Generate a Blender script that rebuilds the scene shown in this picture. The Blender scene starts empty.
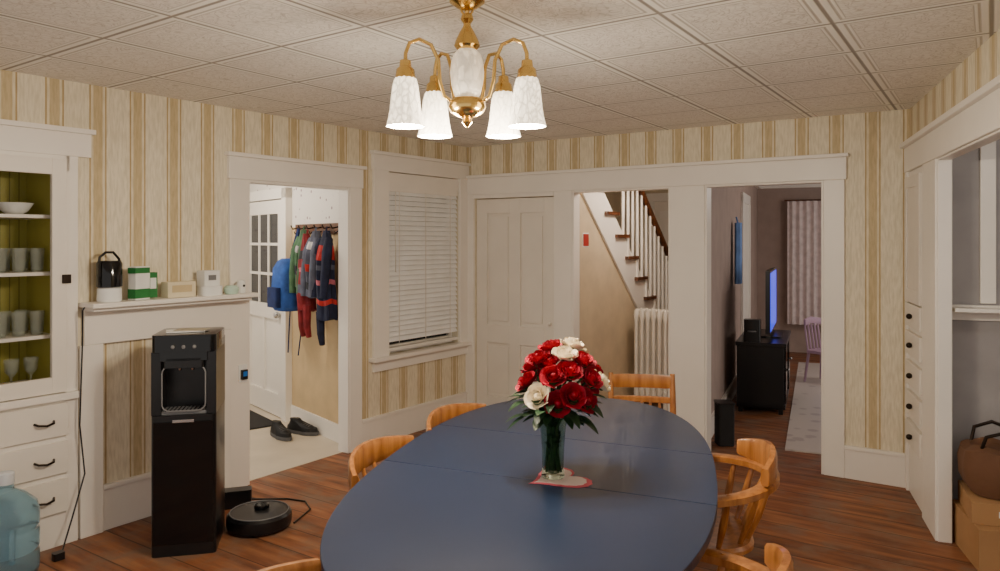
import bpy, bmesh, math, random
from mathutils import Matrix, Vector
random.seed(4)
PI=math.pi
H=2.37
def V(*a): return Vector(a)
def frame(ox,oy,dx,dy):
    return Matrix.Translation((ox,oy,0))@Matrix.Rotation(math.atan2(dy,dx),4,'Z')
C1=(-.292,6.504); C2=(2.5625,4.594)
FL=frame(C1[0],C1[1],.5796,.8150)      # left wall: x=-t , y outward
FB=frame(C1[0],C1[1],.831,-.556)       # back wall: x=s , y outward
FR=frame(C2[0],C2[1],-.337,-.942)      # right wall: x=u , y outward
FM=frame(-1.13,5.50,.632,-.775)        # mud room wall
FV=frame(1.503,5.447,.397,.918)        # living room divider
I4=Matrix.Identity(4)
# ------------------------------------------------------------ materials
def lin(c):
    return tuple(((v/255)/12.92 if v/255<=.04045 else (((v/255)+.055)/1.055)**2.4) for v in c)+(1,)
def base(name):
    m=bpy.data.materials.new(name); m.use_nodes=True
    nt=m.node_tree; b=nt.nodes['Principled BSDF']
    return m,nt,b
def N(nt,t,**k):
    n=nt.nodes.new(t)
    for a,v in k.items(): setattr(n,a,v)
    return n
def math_(nt,op,a,b=None):
    n=N(nt,'ShaderNodeMath',operation=op)
    for i,v in enumerate((a,b)):
        if v is None: continue
        if isinstance(v,(int,float)): n.inputs[i].default_value=v
        else: nt.links.new(v,n.inputs[i])
    return n.outputs[0]
def dot_(nt,pos,d):
    n=N(nt,'ShaderNodeVectorMath',operation='DOT_PRODUCT'); nt.links.new(pos,n.inputs[0]); n.inputs[1].default_value=d
    return n.outputs['Value']
def ramp_(nt,fac,stops,interp='LINEAR'):
    r=N(nt,'ShaderNodeValToRGB'); r.color_ramp.interpolation=interp
    els=r.color_ramp.elements
    while len(els)>1: els.remove(els[-1])
    els[0].position=stops[0][0]; els[0].color=stops[0][1]
    for p,c in stops[1:]:
        e=els.new(p); e.color=c
    nt.links.new(fac,r.inputs[0]); return r.outputs[0]
def mix_(nt,f,a,b,mode='MIX'):
    n=N(nt,'ShaderNodeMix',data_type='RGBA',blend_type=mode)
    if isinstance(f,(int,float)): n.inputs[0].default_value=f
    else: nt.links.new(f,n.inputs[0])
    for i,v in ((6,a),(7,b)):
        if isinstance(v,tuple): n.inputs[i].default_value=v
        else: nt.links.new(v,n.inputs[i])
    return n.outputs[2]
def bump_(nt,b,h,s,d=.01):
    n=N(nt,'ShaderNodeBump'); n.inputs['Strength'].default_value=s; n.inputs['Distance'].default_value=d
    nt.links.new(h,n.inputs['Height']); nt.links.new(n.outputs[0],b.inputs['Normal'])
def pm(name,col,rough=.5,metal=0,var=.08,vs=6,bump=0,bs=60,em=None,es=0,trans=0,coat=0,alpha=1,ior=1.45):
    m,nt,b=base(name)
    c=lin(col)
    nz=N(nt,'ShaderNodeTexNoise'); nz.inputs['Scale'].default_value=vs; nz.inputs['Detail'].default_value=4
    tc=N(nt,'ShaderNodeTexCoord'); nt.links.new(tc.outputs['Object'],nz.inputs['Vector'])
    dk=tuple(v*(1-var) for v in c[:3])+(1,); lt=tuple(min(1,v*(1+var)) for v in c[:3])+(1,)
    col_=ramp_(nt,nz.outputs[0],[(.3,dk),(.7,lt)])
    nt.links.new(col_,b.inputs['Base Color'])
    b.inputs['Roughness'].default_value=rough; b.inputs['Metallic'].default_value=metal
    b.inputs['Transmission Weight'].default_value=trans; b.inputs['Coat Weight'].default_value=coat
    b.inputs['Alpha'].default_value=alpha; b.inputs['IOR'].default_value=ior
    if em: b.inputs['Emission Color'].default_value=lin(em); b.inputs['Emission Strength'].default_value=es
    if bump:
        n2=N(nt,'ShaderNodeTexNoise'); n2.inputs['Scale'].default_value=bs; nt.links.new(tc.outputs['Object'],n2.inputs['Vector'])
        bump_(nt,b,n2.outputs[0],bump,.004)
    return m
def etched(name,col,lo,hi,sc):
    m,nt,b=base(name)
    tc=N(nt,'ShaderNodeTexCoord'); vo=N(nt,'ShaderNodeTexVoronoi',feature='DISTANCE_TO_EDGE'); vo.inputs['Scale'].default_value=sc
    mp=N(nt,'ShaderNodeMapping'); mp.inputs['Scale'].default_value=(1,1,.55); nt.links.new(tc.outputs['Object'],mp.inputs[0]); nt.links.new(mp.outputs[0],vo.inputs['Vector'])
    f=math_(nt,'MINIMUM',math_(nt,'MULTIPLY',vo.outputs[0],5.),1.)
    b.inputs['Base Color'].default_value=lin((250,246,236)); b.inputs['Roughness'].default_value=.3
    b.inputs['Emission Color'].default_value=lin(col)
    nt.links.new(math_(nt,'ADD',math_(nt,'MULTIPLY',f,hi-lo),lo),b.inputs['Emission Strength'])
    bump_(nt,b,f,.5,.003)
    return m
def wallpaper(name,d):
    m,nt,b=base(name)
    g=N(nt,'ShaderNodeNewGeometry'); pos=g.outputs['Position']
    a=math_(nt,'FRACT',math_(nt,'MULTIPLY',math_(nt,'ADD',dot_(nt,pos,d),50.),1/.215))
    cr=lin((236,226,202)); c2=lin((232,220,192)); gold=lin((206,186,146)); tan=lin((190,164,116))
    col=ramp_(nt,a,[(0,cr),(.40,tan),(.44,c2),(.50,gold),(.72,c2),(.78,tan),(.82,cr)],'CONSTANT')
    mp=N(nt,'ShaderNodeMapping'); mp.inputs['Scale'].default_value=(90,90,14); nt.links.new(pos,mp.inputs[0])
    nz=N(nt,'ShaderNodeTexNoise'); nz.inputs['Scale'].default_value=1; nz.inputs['Detail'].default_value=3; nt.links.new(mp.outputs[0],nz.inputs['Vector'])
    sp=ramp_(nt,nz.outputs[0],[(.35,(.82,.81,.77,1)),(.65,(1,1,1,1))])
    col=mix_(nt,1.,col,sp,'MULTIPLY')
    nt.links.new(col,b.inputs['Base Color']); b.inputs['Roughness'].default_value=.62
    bump_(nt,b,nz.outputs[0],.25,.003)
    return m
def ceilmat():
    m,nt,b=base('embossed_ceiling_tile')
    pos=N(nt,'ShaderNodeNewGeometry').outputs['Position']
    a=math_(nt,'MULTIPLY',dot_(nt,pos,(.831,-.556,0)),1/.5); c=math_(nt,'MULTIPLY',dot_(nt,pos,(.5796,.815,0)),1/.5)
    pa=math_(nt,'PINGPONG',a,.5); pc=math_(nt,'PINGPONG',c,.5)
    d=math_(nt,'MINIMUM',pa,pc)
    g1=lin((150,143,134)); w=lin((248,245,238)); g2=lin((196,190,181)); w2=lin((243,239,232))
    col=ramp_(nt,d,[(0,g1),(.010,g1),(.020,w),(.06,w),(.066,g2),(.078,g2),(.084,w),(.10,w),(.105,g2),(.115,w2)])
    vo=N(nt,'ShaderNodeTexVoronoi',feature='DISTANCE_TO_EDGE'); vo.inputs['Scale'].default_value=24
    nz=N(nt,'ShaderNodeTexNoise'); nz.inputs['Scale'].default_value=8; nz.inputs['Distortion'].default_value=2.5; nz.inputs['Detail'].default_value=1
    nt.links.new(pos,vo.inputs['Vector']); nt.links.new(pos,nz.inputs['Vector'])
    v=ramp_(nt,vo.outputs[0],[(0,(.58,.56,.53,1)),(.10,(1,1,1,1))])
    n2=ramp_(nt,math_(nt,'FRACT',math_(nt,'MULTIPLY',nz.outputs[0],7.)),[(0,(.58,.56,.53,1)),(.22,(1,1,1,1)),(.85,(1,1,1,1)),(1,(.58,.56,.53,1))])
    inner=math_(nt,'GREATER_THAN',d,.115)
    pat=mix_(nt,.6,mix_(nt,.8,col,v,'MULTIPLY'),mix_(nt,1.,col,n2,'MULTIPLY'))
    col=mix_(nt,inner,col,pat)
    nt.links.new(col,b.inputs['Base Color']); b.inputs['Roughness'].default_value=.5
    bump_(nt,b,col,.6,.006)
    return m
def floormat():
    m,nt,b=base('old_wood_floor')
    pos=N(nt,'ShaderNodeNewGeometry').outputs['Position']
    al=dot_(nt,pos,(.831,-.556,0)); ac=dot_(nt,pos,(.556,.831,0))
    k=math_(nt,'MULTIPLY',ac,1/.19); fr=math_(nt,'PINGPONG',k,.5); idn=math_(nt,'FLOOR',k)
    wn=N(nt,'ShaderNodeTexWhiteNoise',noise_dimensions='1D'); nt.links.new(idn,wn.inputs['W'])
    cb=N(nt,'ShaderNodeCombineXYZ')
    nt.links.new(math_(nt,'ADD',math_(nt,'MULTIPLY',al,1.6),math_(nt,'MULTIPLY',wn.outputs[0],20.)),cb.inputs[0]); nt.links.new(math_(nt,'MULTIPLY',ac,12.),cb.inputs[1])
    nz=N(nt,'ShaderNodeTexNoise'); nz.inputs['Scale'].default_value=1.5; nz.inputs['Detail'].default_value=7; nt.links.new(cb.outputs[0],nz.inputs['Vector'])
    col=ramp_(nt,nz.outputs[0],[(.28,lin((96,54,30))),(.5,lin((146,88,52))),(.74,lin((180,124,80)))])
    tint=ramp_(nt,wn.outputs[0],[(0,(.68,.65,.62,1)),(1,(1.0,1.0,1.0,1))])
    col=mix_(nt,1.,col,tint,'MULTIPLY')
    n2=N(nt,'ShaderNodeTexNoise'); n2.inputs['Scale'].default_value=4.0; n2.inputs['Detail'].default_value=8; n2.inputs['Roughness'].default_value=.65; nt.links.new(pos,n2.inputs['Vector'])
    wear=ramp_(nt,n2.outputs[0],[(.47,(0,0,0,1)),(.62,(.8,.8,.8,1))])
    col=mix_(nt,wear,col,lin((122,98,80)))
    seam=ramp_(nt,fr,[(0,(.12,.1,.08,1)),(.03,(1,1,1,1))])
    col=mix_(nt,1.,col,seam,'MULTIPLY')
    nt.links.new(col,b.inputs['Base Color']); b.inputs['Roughness'].default_value=.58
    bump_(nt,b,seam,.4,.004)
    return m
def woodmat(name,c1,c2,rough=.35,sc=(3,3,30)):
    m,nt,b=base(name)
    tc=N(nt,'ShaderNodeTexCoord'); mp=N(nt,'ShaderNodeMapping'); mp.inputs['Scale'].default_value=(sc[2],sc[2],sc[0]); nt.links.new(tc.outputs['Object'],mp.inputs[0])
    nz=N(nt,'ShaderNodeTexNoise'); nz.inputs['Scale'].default_value=1.2; nz.inputs['Detail'].default_value=5; nt.links.new(mp.outputs[0],nz.inputs['Vector'])
    nt.links.new(ramp_(nt,nz.outputs[0],[(.3,lin(c1)),(.7,lin(c2))]),b.inputs['Base Color'])
    b.inputs['Roughness'].default_value=rough; b.inputs['Coat Weight'].default_value=.3
    return m
def dotsmat(name,bg,fg,scale,th=.25):
    m,nt,b=base(name)
    pos=N(nt,'ShaderNodeNewGeometry').outputs['Position']
    vo=N(nt,'ShaderNodeTexVoronoi'); vo.inputs['Scale'].default_value=scale; nt.links.new(pos,vo.inputs['Vector'])
    nt.links.new(ramp_(nt,vo.outputs[0],[(th*.7,lin(fg)),(th,lin(bg))]),b.inputs['Base Color']); b.inputs['Roughness'].default_value=.7
    return m
def beadmat(name,c1,c2,d,per):
    m,nt,b=base(name)
    pos=N(nt,'ShaderNodeNewGeometry').outputs['Position']
    a=math_(nt,'PINGPONG',math_(nt,'MULTIPLY',dot_(nt,pos,d),1/per),.5)
    col=ramp_(nt,a,[(0,lin(c2)),(.10,lin(c1))]); nt.links.new(col,b.inputs['Base Color']); b.inputs['Roughness'].default_value=.5
    bump_(nt,b,col,.3,.004)
    return m
dL=(.5796,.815,0); dB=(.831,-.556,0); dR=(-.337,-.942,0)
WPL=wallpaper('striped_wallpaper_l',dL); WPB=wallpaper('striped_wallpaper_b',dB); WPR=wallpaper('striped_wallpaper_r',dR)
WHITE=pm('white_trim_paint',(240,234,225),.38,var=.03,vs=3)
WHITE2=pm('white_door_paint',(234,227,216),.42,var=.04,vs=3)
CEIL=ceilmat(); FLOOR=floormat()
PLAINC=pm('plain_ceiling',(200,195,190),.8)
OAK=woodmat('maple_chair_wood',(142,84,38),(190,128,68),.3)
DARKW=woodmat('dark_stair_wood',(70,38,20),(110,64,34),.35)
BLUE=pm('blue_table_paint',(30,45,74),.34,var=.08,vs=2.5,coat=.1)
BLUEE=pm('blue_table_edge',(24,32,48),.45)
BRASS=pm('polished_brass',(222,186,112),.2,metal=1,var=.03)
SHADE=etched('frosted_glass_shade',(255,234,200),1.2,2.6,55)
URN=etched('pressed_glass_urn',(255,226,184),.25,.75,45)
BULB=pm('lamp_bulb',(255,255,255),.5,em=(255,236,205),es=14)
BLK=pm('black_plastic',(20,20,22),.28,var=.1)
BLKG=pm('black_gloss',(10,10,12),.08)
BLKM=pm('black_matte',(24,24,26),.7)
GREY=pm('grey_plastic',(120,120,122),.4)
SILV=pm('silver_metal',(190,190,190),.25,metal=1)
DGREEN=beadmat('green_beadboard',(178,170,78),(108,100,36),dL,.045)
TUMB=pm('tumbler_glass',(205,212,196),.08,var=0,alpha=.22)
CPANE=pm('cabinet_pane',(14,16,14),.04,var=0,alpha=.05)
NIGHT=pm('night_glass',(40,44,50),.1)
JUG=pm('blue_jug_plastic',(200,228,240),.1,trans=.85,var=0,ior=1.12)
PAPER=pm('paper_white',(235,235,232),.7)
RED=pm('red_rose_petal',(170,3,42),.6,var=.35,vs=30)
CREAM=pm('white_rose_petal',(246,232,204),.55,var=.06,vs=20)
LEAF=pm('rose_leaf',(30,60,32),.45,var=.3,vs=15)
STEM=pm('rose_stem',(40,72,34),.5)
PINK=pm('pink_lace',(214,100,116),.8); LACE=pm('white_lace',(240,222,218),.8,bump=.5,bs=120)
BEIGE=pm('beige_paint',(206,188,158),.6)
TAN=pm('tan_paint',(206,180,138),.6)
GREYW=pm('grey_pantry_paint',(162,158,158),.6)
PURP=pm('mauve_wall_paint',(170,150,140),.65)
FLORAL=dotsmat('floral_wallpaper',(230,224,216),(150,125,130),16,.22)
MUDF=pm('mudroom_vinyl',(206,194,174),.45,var=.08,vs=4)
RUG=dotsmat('living_rug_fabric',(196,186,180),(176,164,162),7,.35)
CARD=pm('cardboard',(168,128,86),.8); BAG=pm('brown_bag_fabric',(104,72,50),.8,bump=.4,bs=40)
LATCH=pm('dark_bronze',(46,36,28),.35,metal=.7)
# ------------------------------------------------------------ builder
class B:
    def __init__(s): s.bm=bmesh.new(); s.m=[]; s.M=I4
    def mi(s,m):
        if m not in s.m: s.m.append(m)
        return s.m.index(m)
    def add(s,vs,fs,mat,smooth=False):
        k=s.mi(mat); bv=[s.bm.verts.new(s.M@Vector(v)) for v in vs]
        for f in fs:
            try:
                fc=s.bm.faces.new([bv[i] for i in f]); fc.material_index=k; fc.smooth=smooth
            except ValueError: pass
    def box(s,x0,x1,y0,y1,z0,z1,mat):
        x0,x1=min(x0,x1),max(x0,x1)
        vs=[(x,y,z) for z in (z0,z1) for y in (y0,y1) for x in (x0,x1)]
        s.add(vs,[(0,2,3,1),(4,5,7,6),(0,1,5,4),(2,6,7,3),(0,4,6,2),(1,3,7,5)],mat)
    def cbox(s,c,sz,mat,rot=None):
        o=s.M; s.M=o@Matrix.Translation(c)@(rot or I4)
        s.box(-sz[0]/2,sz[0]/2,-sz[1]/2,sz[1]/2,-sz[2]/2,sz[2]/2,mat); s.M=o
    def rbox(s,c,sz,r,mat,seg=4,taper=1):
        hx,hy=sz[0]/2,sz[1]/2; pts=[]
        for (sx,sy,a0) in ((1,1,0),(-1,1,PI/2),(-1,-1,PI),(1,-1,1.5*PI)):
            for i in range(seg+1):
                a=a0+PI/2*i/seg; pts.append((sx*(hx-r)+r*math.cos(a),sy*(hy-r)+r*math.sin(a)))
        o=s.M; s.M=o@Matrix.Translation(c); s.loft([[(x*k,y*k,z) for x,y in pts] for z,k in ((-sz[2]/2,1),(sz[2]/2,taper))],mat,True); s.M=o
    def loft(s,rings,mat,smooth=True,cap=True,closed=True):
        n=len(rings[0]); vs=[p for r in rings for p in r]; fs=[]
        for j in range(len(rings)-1):
            for i in range(n if closed else n-1):
                a=j*n+i; b=j*n+(i+1)%n; fs.append((a,b,b+n,a+n))
        if cap and closed: fs.append(tuple(range(n-1,-1,-1))); fs.append(tuple((len(rings)-1)*n+i for i in range(n)))
        s.add(vs,fs,mat,smooth)
    def lathe(s,prof,c,mat,seg=24,cap=True):
        s.loft([[(c[0]+r*math.cos(2*PI*i/seg),c[1]+r*math.sin(2*PI*i/seg),c[2]+z) for i in range(seg)] for r,z in prof],mat,True,cap)
    def tube(s,pts,r,mat,seg=8):
        pts=[Vector(p) for p in pts]; rs=r if isinstance(r,(list,tuple)) else [r]*len(pts); rings=[]
        for i,p in enumerate(pts):
            t=(pts[min(i+1,len(pts)-1)]-pts[max(i-1,0)]).normalized()
            if i==0:
                ref=V(0,0,1) if abs(t.z)<.9 else V(1,0,0); u=t.cross(ref).normalized()
            else:
                u=(u-t*u.dot(t)).normalized()
            v=t.cross(u)
            rings.append([tuple(p+(u*math.cos(2*PI*k/seg)+v*math.sin(2*PI*k/seg))*rs[i]) for k in range(seg)])
        s.loft(rings,mat,True)
    def sweep(s,pts,w,h,mat):
        pts=[Vector(p) for p in pts]; rings=[]
        for i,p in enumerate(pts):
            t=(pts[min(i+1,len(pts)-1)]-pts[max(i-1,0)]); t.z=0; t.normalize(); n=V(-t.y,t.x,0)
            ww=w[i] if isinstance(w,list) else w; hh=h[i] if isinstance(h,list) else h
            rings.append([tuple(p+n*(ww/2*a)+V(0,0,hh/2*b)) for a,b in ((1,.7),(.6,1),(-.6,1),(-1,.7),(-1,-.7),(-.6,-1),(.6,-1),(1,-.7))])
        s.loft(rings,mat,True)
    def prism(s,poly,z0,z1,mat,smooth=False):
        s.loft([[(x,y,z0) for x,y in poly],[(x,y,z1) for x,y in poly]],mat,smooth)
    def ball(s,c,r,mat,seg=16,rg=10):
        if not isinstance(r,(list,tuple)): r=(r,r,r)
        rings=[]
        for j in range(rg+1):
            a=-PI/2+PI*j/rg; cr=max(math.cos(a),.01)
            rings.append([(c[0]+r[0]*cr*math.cos(2*PI*i/seg),c[1]+r[1]*cr*math.sin(2*PI*i/seg),c[2]+r[2]*math.sin(a)) for i in range(seg)])
        s.loft(rings,mat,True)
    def done(s,name,F=I4,bevel=0,seg=2):
        bm=s.bm; bmesh.ops.recalc_face_normals(bm,faces=bm.faces[:])
        for e in bm.edges:
            if len(e.link_faces)==2 and e.calc_face_angle(0)>.65: e.smooth=False
        xs=[v.co for v in bm.verts]
        c=V((min(v.x for v in xs)+max(v.x for v in xs))/2,(min(v.y for v in xs)+max(v.y for v in xs))/2,min(v.z for v in xs))
        bmesh.ops.translate(bm,vec=-c,verts=bm.verts[:])
        me=bpy.data.meshes.new(name); bm.to_mesh(me); bm.free()
        for m in s.m: me.materials.append(m)
        o=bpy.data.objects.new(name,me); bpy.context.scene.collection.objects.link(o)
        o.matrix_world=F@Matrix.Translation(c)
        if bevel:
            md=o.modifiers.new('bevel','BEVEL'); md.width=bevel; md.segments=seg; md.limit_method='ANGLE'; md.angle_limit=.6
        return o
def wallo(name,F,x0,x1,y0,y1,mat,ops=(),h=H):
    b=B(); x=x0
    for (a,c,z0,z1) in sorted(ops):
        if a>x: b.box(x,a,y0,y1,0,h,mat)
        if z0>0: b.box(a,c,y0,y1,0,z0,mat)
        if z1<h: b.box(a,c,y0,y1,z1,h,mat)
        x=c
    b.box(x,x1,y0,y1,0,h,mat)
    return b.done(name,F)
# ------------------------------------------------------------ room shell
TH=.07
wallo('wall_left',FL,-6.6,.0,0,TH,WPL,[(-4.12,-3.38,.80,1.92),(-2.271,-1.41,0,1.93),(-1.004,-.127,.66,2.08)])
wallo('wall_back',FB,-.07,3.50,0,TH,WPB,[(.087,.893,0,1.91),(1.06,1.88,0,1.945),(2.14,2.936,0,1.945)])
wallo('wall_right',FR,-.0,4.6,0,.04,WPR,[(.87,2.35,0,1.97)])
def poly_slab(name,pts,z0,z1,mat):
    b=B(); b.prism(pts,z0,z1,mat); return b.done(name)
def P(F,x,y):
    v=F@V(x,y,0); return (v.x,v.y)
poly_slab('floor',[P(FL,-6.6,.04),P(FL,.12,.04),P(FB,-.3,6.5),(6.5,9.5),(6.0,2.0),(3.6,-.8),(-1.5,-.8)],-.06,0,FLOOR)
poly_slab('floor_mudroom',[P(FL,-3.3,.042),P(FL,-.3,.042),(-1.1,7.6),(-3.4,8.6),(-5,6.2)],-.06,.002,MUDF)
poly_slab('ceiling',[P(FL,-6.6,.07),P(FL,.1,.07),P(FB,3.555,.07),P(FR,4.6,.12),(-1.8,-.3)],H,H+.06,CEIL)
poly_slab('ceiling_rear',[P(FB,-.12,.071),P(FB,-.12,6.6),(6.8,9.8),(4.6,3.3),P(FB,3.6,.071)],H,H+.06,PLAINC)
poly_slab('ceiling_mudroom',[P(FL,-3.3,.071),P(FL,0,.071),(-1.0,7.9),(-3.4,8.6),(-5,6.2)],H,H+.06,PLAINC)
# ---- back trim
b=B()
for a,c in ((0,.087),(.893,1.06),(1.88,2.14),(2.936,3.063)):
    b.box(a,c,-.025,.0,0,1.945,WHITE)
b.box(0,3.075,-.03,0,1.945,2.09,WHITE); b.box(0,3.09,-.05,0,2.09,2.115,WHITE)
b.box(.087,.893,-.025,0,1.91,1.945,WHITE)
for a,c in ((1.06,1.88),(2.14,2.936)):
    b.box(a,a+.015,-.02,.085,0,1.945,WHITE); b.box(c-.015,c,-.02,.085,0,1.945,WHITE); b.box(a+.015,c-.015,-.02,.085,1.93,1.945,WHITE)
b.done('trim_back',FB,.004)
b=B(); b.box(3.063,3.41,-.02,0,0,.19,WHITE); b.box(3.063,3.41,-.028,0,.19,.215,WHITE); b.done('baseboard_back',FB,.003)
# panel door
b=B(); b.box(.09,.89,.045,.06,.005,1.905,WHITE2)
for a,c in ((.09,.20),(.44,.54),(.78,.89)): b.box(a,c,.02,.045,.005,1.905,WHITE2)
for a,c in ((.005,.2),(.66,.82),(1.78,1.905)):
    for p,q in ((.20,.44),(.54,.78)): b.box(p,q,.02,.045,a,c,WHITE2)
for z0,z1 in ((.2,.66),(.82,1.78)):
    for p,q in ((.20,.44),(.54,.78)): b.box(p+.03,q-.03,.032,.045,z0+.03,z1-.03,WHITE2)
b.ball((.84,.0,.86),.016,WHITE2); b.tube([(.84,.02,.86),(.84,0,.86)],.007,WHITE2,8)
b.done('door_1',FB,.005)
# ---- left trims: doorway
b=B()
for a,c in ((-2.40,-2.271),(-1.41,-1.289)): b.box(a,c,-.025,0,0,1.93,WHITE)
b.box(-2.41,-1.28,-.03,0,1.93,2.07,WHITE); b.box(-2.43,-1.26,-.05,0,2.07,2.095,WHITE)
b.box(-2.271,-2.256,-.02,.085,0,1.93,WHITE); b.box(-1.425,-1.41,-.02,.085,0,1.93,WHITE); b.box(-2.256,-1.425,-.02,.085,1.915,1.93,WHITE)
b.done('trim_doorway',FL,.004)
b=B(); b.box(-1.289,-.03,-.02,0,0,.19,WHITE); b.box(-1.289,-.03,-.028,0,.19,.215,WHITE); b.done('baseboard_left',FL,.003)
b=B(); b.box(-3.17,-2.49,-.02,0,0,.22,WHITE); b.box(-3.17,-2.49,-.03,0,.22,.245,WHITE); b.done('baseboard_mantel',FL,.003)
# window
b=B()
for a,c in ((-1.165,-1.004),(-.127,-.012)): b.box(a,c,-.025,0,.62,2.10,WHITE)
b.box(-1.175,-.008,-.03,0,2.08,2.20,WHITE); b.box(-1.19,-.006,-.05,0,2.20,2.225,WHITE)
b.box(-1.20,-.006,-.07,.01,.63,.66,WHITE); b.box(-1.165,-.012,-.025,0,.55,.63,WHITE)
b.box(-1.004,-.127,.07,.12,.66,.72,WHITE); b.box(-1.004,-.127,.07,.12,2.02,2.08,WHITE)
b.box(-1.004,-.127,.07,.1,1.34,1.38,WHITE); b.box(-1.004,-.96,.07,.12,.66,2.08,WHITE); b.box(-.17,-.127,.07,.12,.66,2.08,WHITE)
b.box(-.96,-.17,.095,.1,.72,2.02,NIGHT)
b.done('window_1',FL,.003)
b=B(); b.box(-1.0,-.131,-.005,.05,1.97,2.075,WHITE); b.box(-.995,-.136,-.004,.045,1.93,1.97,WHITE)
BL=pm('blind_slat',(252,251,248),.4)
z=1.92
while z>.74:
    b.cbox((-.5655,.012,z),(.855,.043,.0035),BL,Matrix.Rotation(1.03,4,'X')); z-=.0395
b.box(-.995,-.136,-.004,.035,.685,.71,WHITE)
for x in (-.88,-.5655,-.25): b.box(x-.003,x+.003,-.014,-.012,.7,1.94,WHITE)
b.tube([(-.93,-.02,1.93),(-.93,-.022,1.3)],.004,WHITE,6)
b.done('window_blind',FL)
# mantel shelf
b=B(); b.box(-3.29,-2.30,-.17,-.002,1.20,1.225,WHITE); b.box(-3.27,-2.32,-.13,-.002,1.18,1.20,WHITE)
b.box(-3.27,-2.40,-.035,-.002,1.0,1.18,WHITE); b.box(-3.29,-3.172,-.035,-.002,0,1.0,WHITE); b.box(-2.49,-2.402,-.035,-.002,0,1.0,WHITE)
b.done('mantel_shelf',FL,.004)
# built in hutch
b=B()
b.box(-3.36,-3.30,-.03,-.001,0,1.98,WHITE); b.box(-4.26,-4.12,-.03,-.001,0,1.98,WHITE)
b.box(-4.28,-3.235,-.035,-.001,1.98,2.10,WHITE); b.box(-4.30,-3.22,-.055,-.001,2.10,2.125,WHITE)
b.box(-4.12,-3.34,-.03,-.001,1.9,1.98,WHITE)
b.box(-4.12,-3.38,.36,.375,.78,1.93,DGREEN); b.box(-4.13,-4.115,.0,.37,.78,1.93,DGREEN); b.box(-3.385,-3.37,.0,.37,.78,1.93,DGREEN)
b.box(-4.12,-3.38,.0,.37,.78,.80,WHITE); b.box(-4.12,-3.38,.0,.37,1.92,1.94,WHITE)
for z in (1.05,1.37,1.66): b.box(-4.115,-3.385,.03,.36,z,z+.018,WHITE)
for a,c in ((-3.43,-3.36),(-4.10,-4.04)): b.box(a,c,-.045,-.02,.78,1.96,WHITE2)
b.box(-4.04,-3.43,-.045,-.02,.78,.86,WHITE2); b.box(-4.04,-3.43,-.045,-.02,1.88,1.96,WHITE2)
b.box(-4.04,-3.43,-.034,-.031,.86,1.88,CPANE)
b.box(-3.385,-3.345,-.058,-.045,1.33,1.375,LATCH)
b.box(-4.14,-3.30,-.06,-.001,.74,.775,WHITE)
b.box(-4.12,-3.36,-.03,-.001,0,.74,WHITE)
for z0,z1 in ((.56,.725),(.37,.53),(.175,.34)):
    b.box(-4.09,-3.355,-.05,-.03,z0,z1,WHITE2)
    for x in (-3.47,-3.93):
        zc=(z0+z1)/2; b.tube([(x-.045,-.05,zc),(x-.035,-.075,zc-.006),(x,-.082,zc-.012),(x+.035,-.075,zc-.006),(x+.045,-.05,zc)],.006,LATCH)
b.done('built_in_china_cabinet',FL,.003)
b=B()
for z in (1.068,1.388):
    for row,x0 in ((.10,-3.44),(.2,-3.47)):
        for i in range(6):
            x=x0-i*.085
            b.lathe([(.026,0),(.031,.06),(.035,.12),(.033,.12),(.028,.01)],(x,row,z),TUMB,14)
for i in range(6):
    x=-3.46-i*.09; b.lathe([(.028,0),(.005,.01),(.005,.06),(.03,.09),(.035,.15),(.033,.15),(.02,.08)],(x,.12,.80),TUMB,14)
for i in range(3):
    b.lathe([(.026,0),(.035,.1),(.033,.1),(.02,.01)],(-3.78-i*.08,.12,1.678),TUMB,14)
b.done('drinking_glasses',FL)
b=B(); b.lathe([(.03,0),(.06,.02),(.085,.06),(.08,.06),(.05,.025),(.01,.015)],(-3.52,.16,1.678),PAPER,24); b.lathe([(.025,0),(.05,.02),(.065,.05),(.06,.05),(.01,.01)],(-3.68,.16,1.678),PAPER,24); b.done('china_bowls',FL)
# right wall built-in + trims
b=B()
b.box(0.01,.06,-.03,-.001,0,1.97,WHITE); b.box(.53,.57,-.03,-.001,0,1.97,WHITE); b.box(.06,.53,-.015,-.001,0,1.97,WHITE)
b.box(.07,.52,-.035,-.015,1.18,1.93,WHITE2)
for a,c in ((.07,.14),(.45,.52)): b.box(a,c,-.043,-.035,1.18,1.93,WHITE2)
for a,c in ((1.18,1.26),(1.86,1.93)): b.box(.14,.45,-.043,-.035,a,c,WHITE2)
for z in (1.03,.86,.68,.50,.32):
    b.box(.07,.52,-.04,-.015,z-.0,z+.14,WHITE2); b.ball((.3,-.055,z+.07),.017,LATCH)
b.done('built_in_linen_drawers',FR,.004)
b=B(); b.box(.57,.87,-.03,-.001,0,1.97,WHITE); b.box(2.35,2.5,-.03,-.001,0,1.97,WHITE); b.box(0.01,2.52,-.035,-.001,1.97,2.12,WHITE); b.box(0.01,2.54,-.06,-.001,2.12,2.15,WHITE)
b.box(.87,.88,-.02,.045,0,1.97,WHITE); b.box(.88,2.35,-.02,.045,1.96,1.97,WHITE)
b.done('trim_right',FR,.004)
# pantry
b=B(); b.box(.70,.73,.041,1.3,0,H,GREYW); b.done('wall_pantry_side',FR)
b=B(); b.box(.73,3.0,1.2,1.25,0,H,GREYW); b.done('wall_pantry_back',FR)
b=B(); b.box(.70,3.0,.051,1.25,H-.12,H-.1,PLAINC); b.done('ceiling_pantry',FR)
b=B(); b.box(.73,.75,.05,1.19,1.13,1.21,WHITE); b.box(.75,.86,.06,1.19,1.18,1.20,WHITE); b.done('pantry_shelf',FR,.003)
b=B(); b.box(.732,.75,.20,.27,1.22,2.2,WHITE); b.done('trim_pantry',FR,.003)
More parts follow.
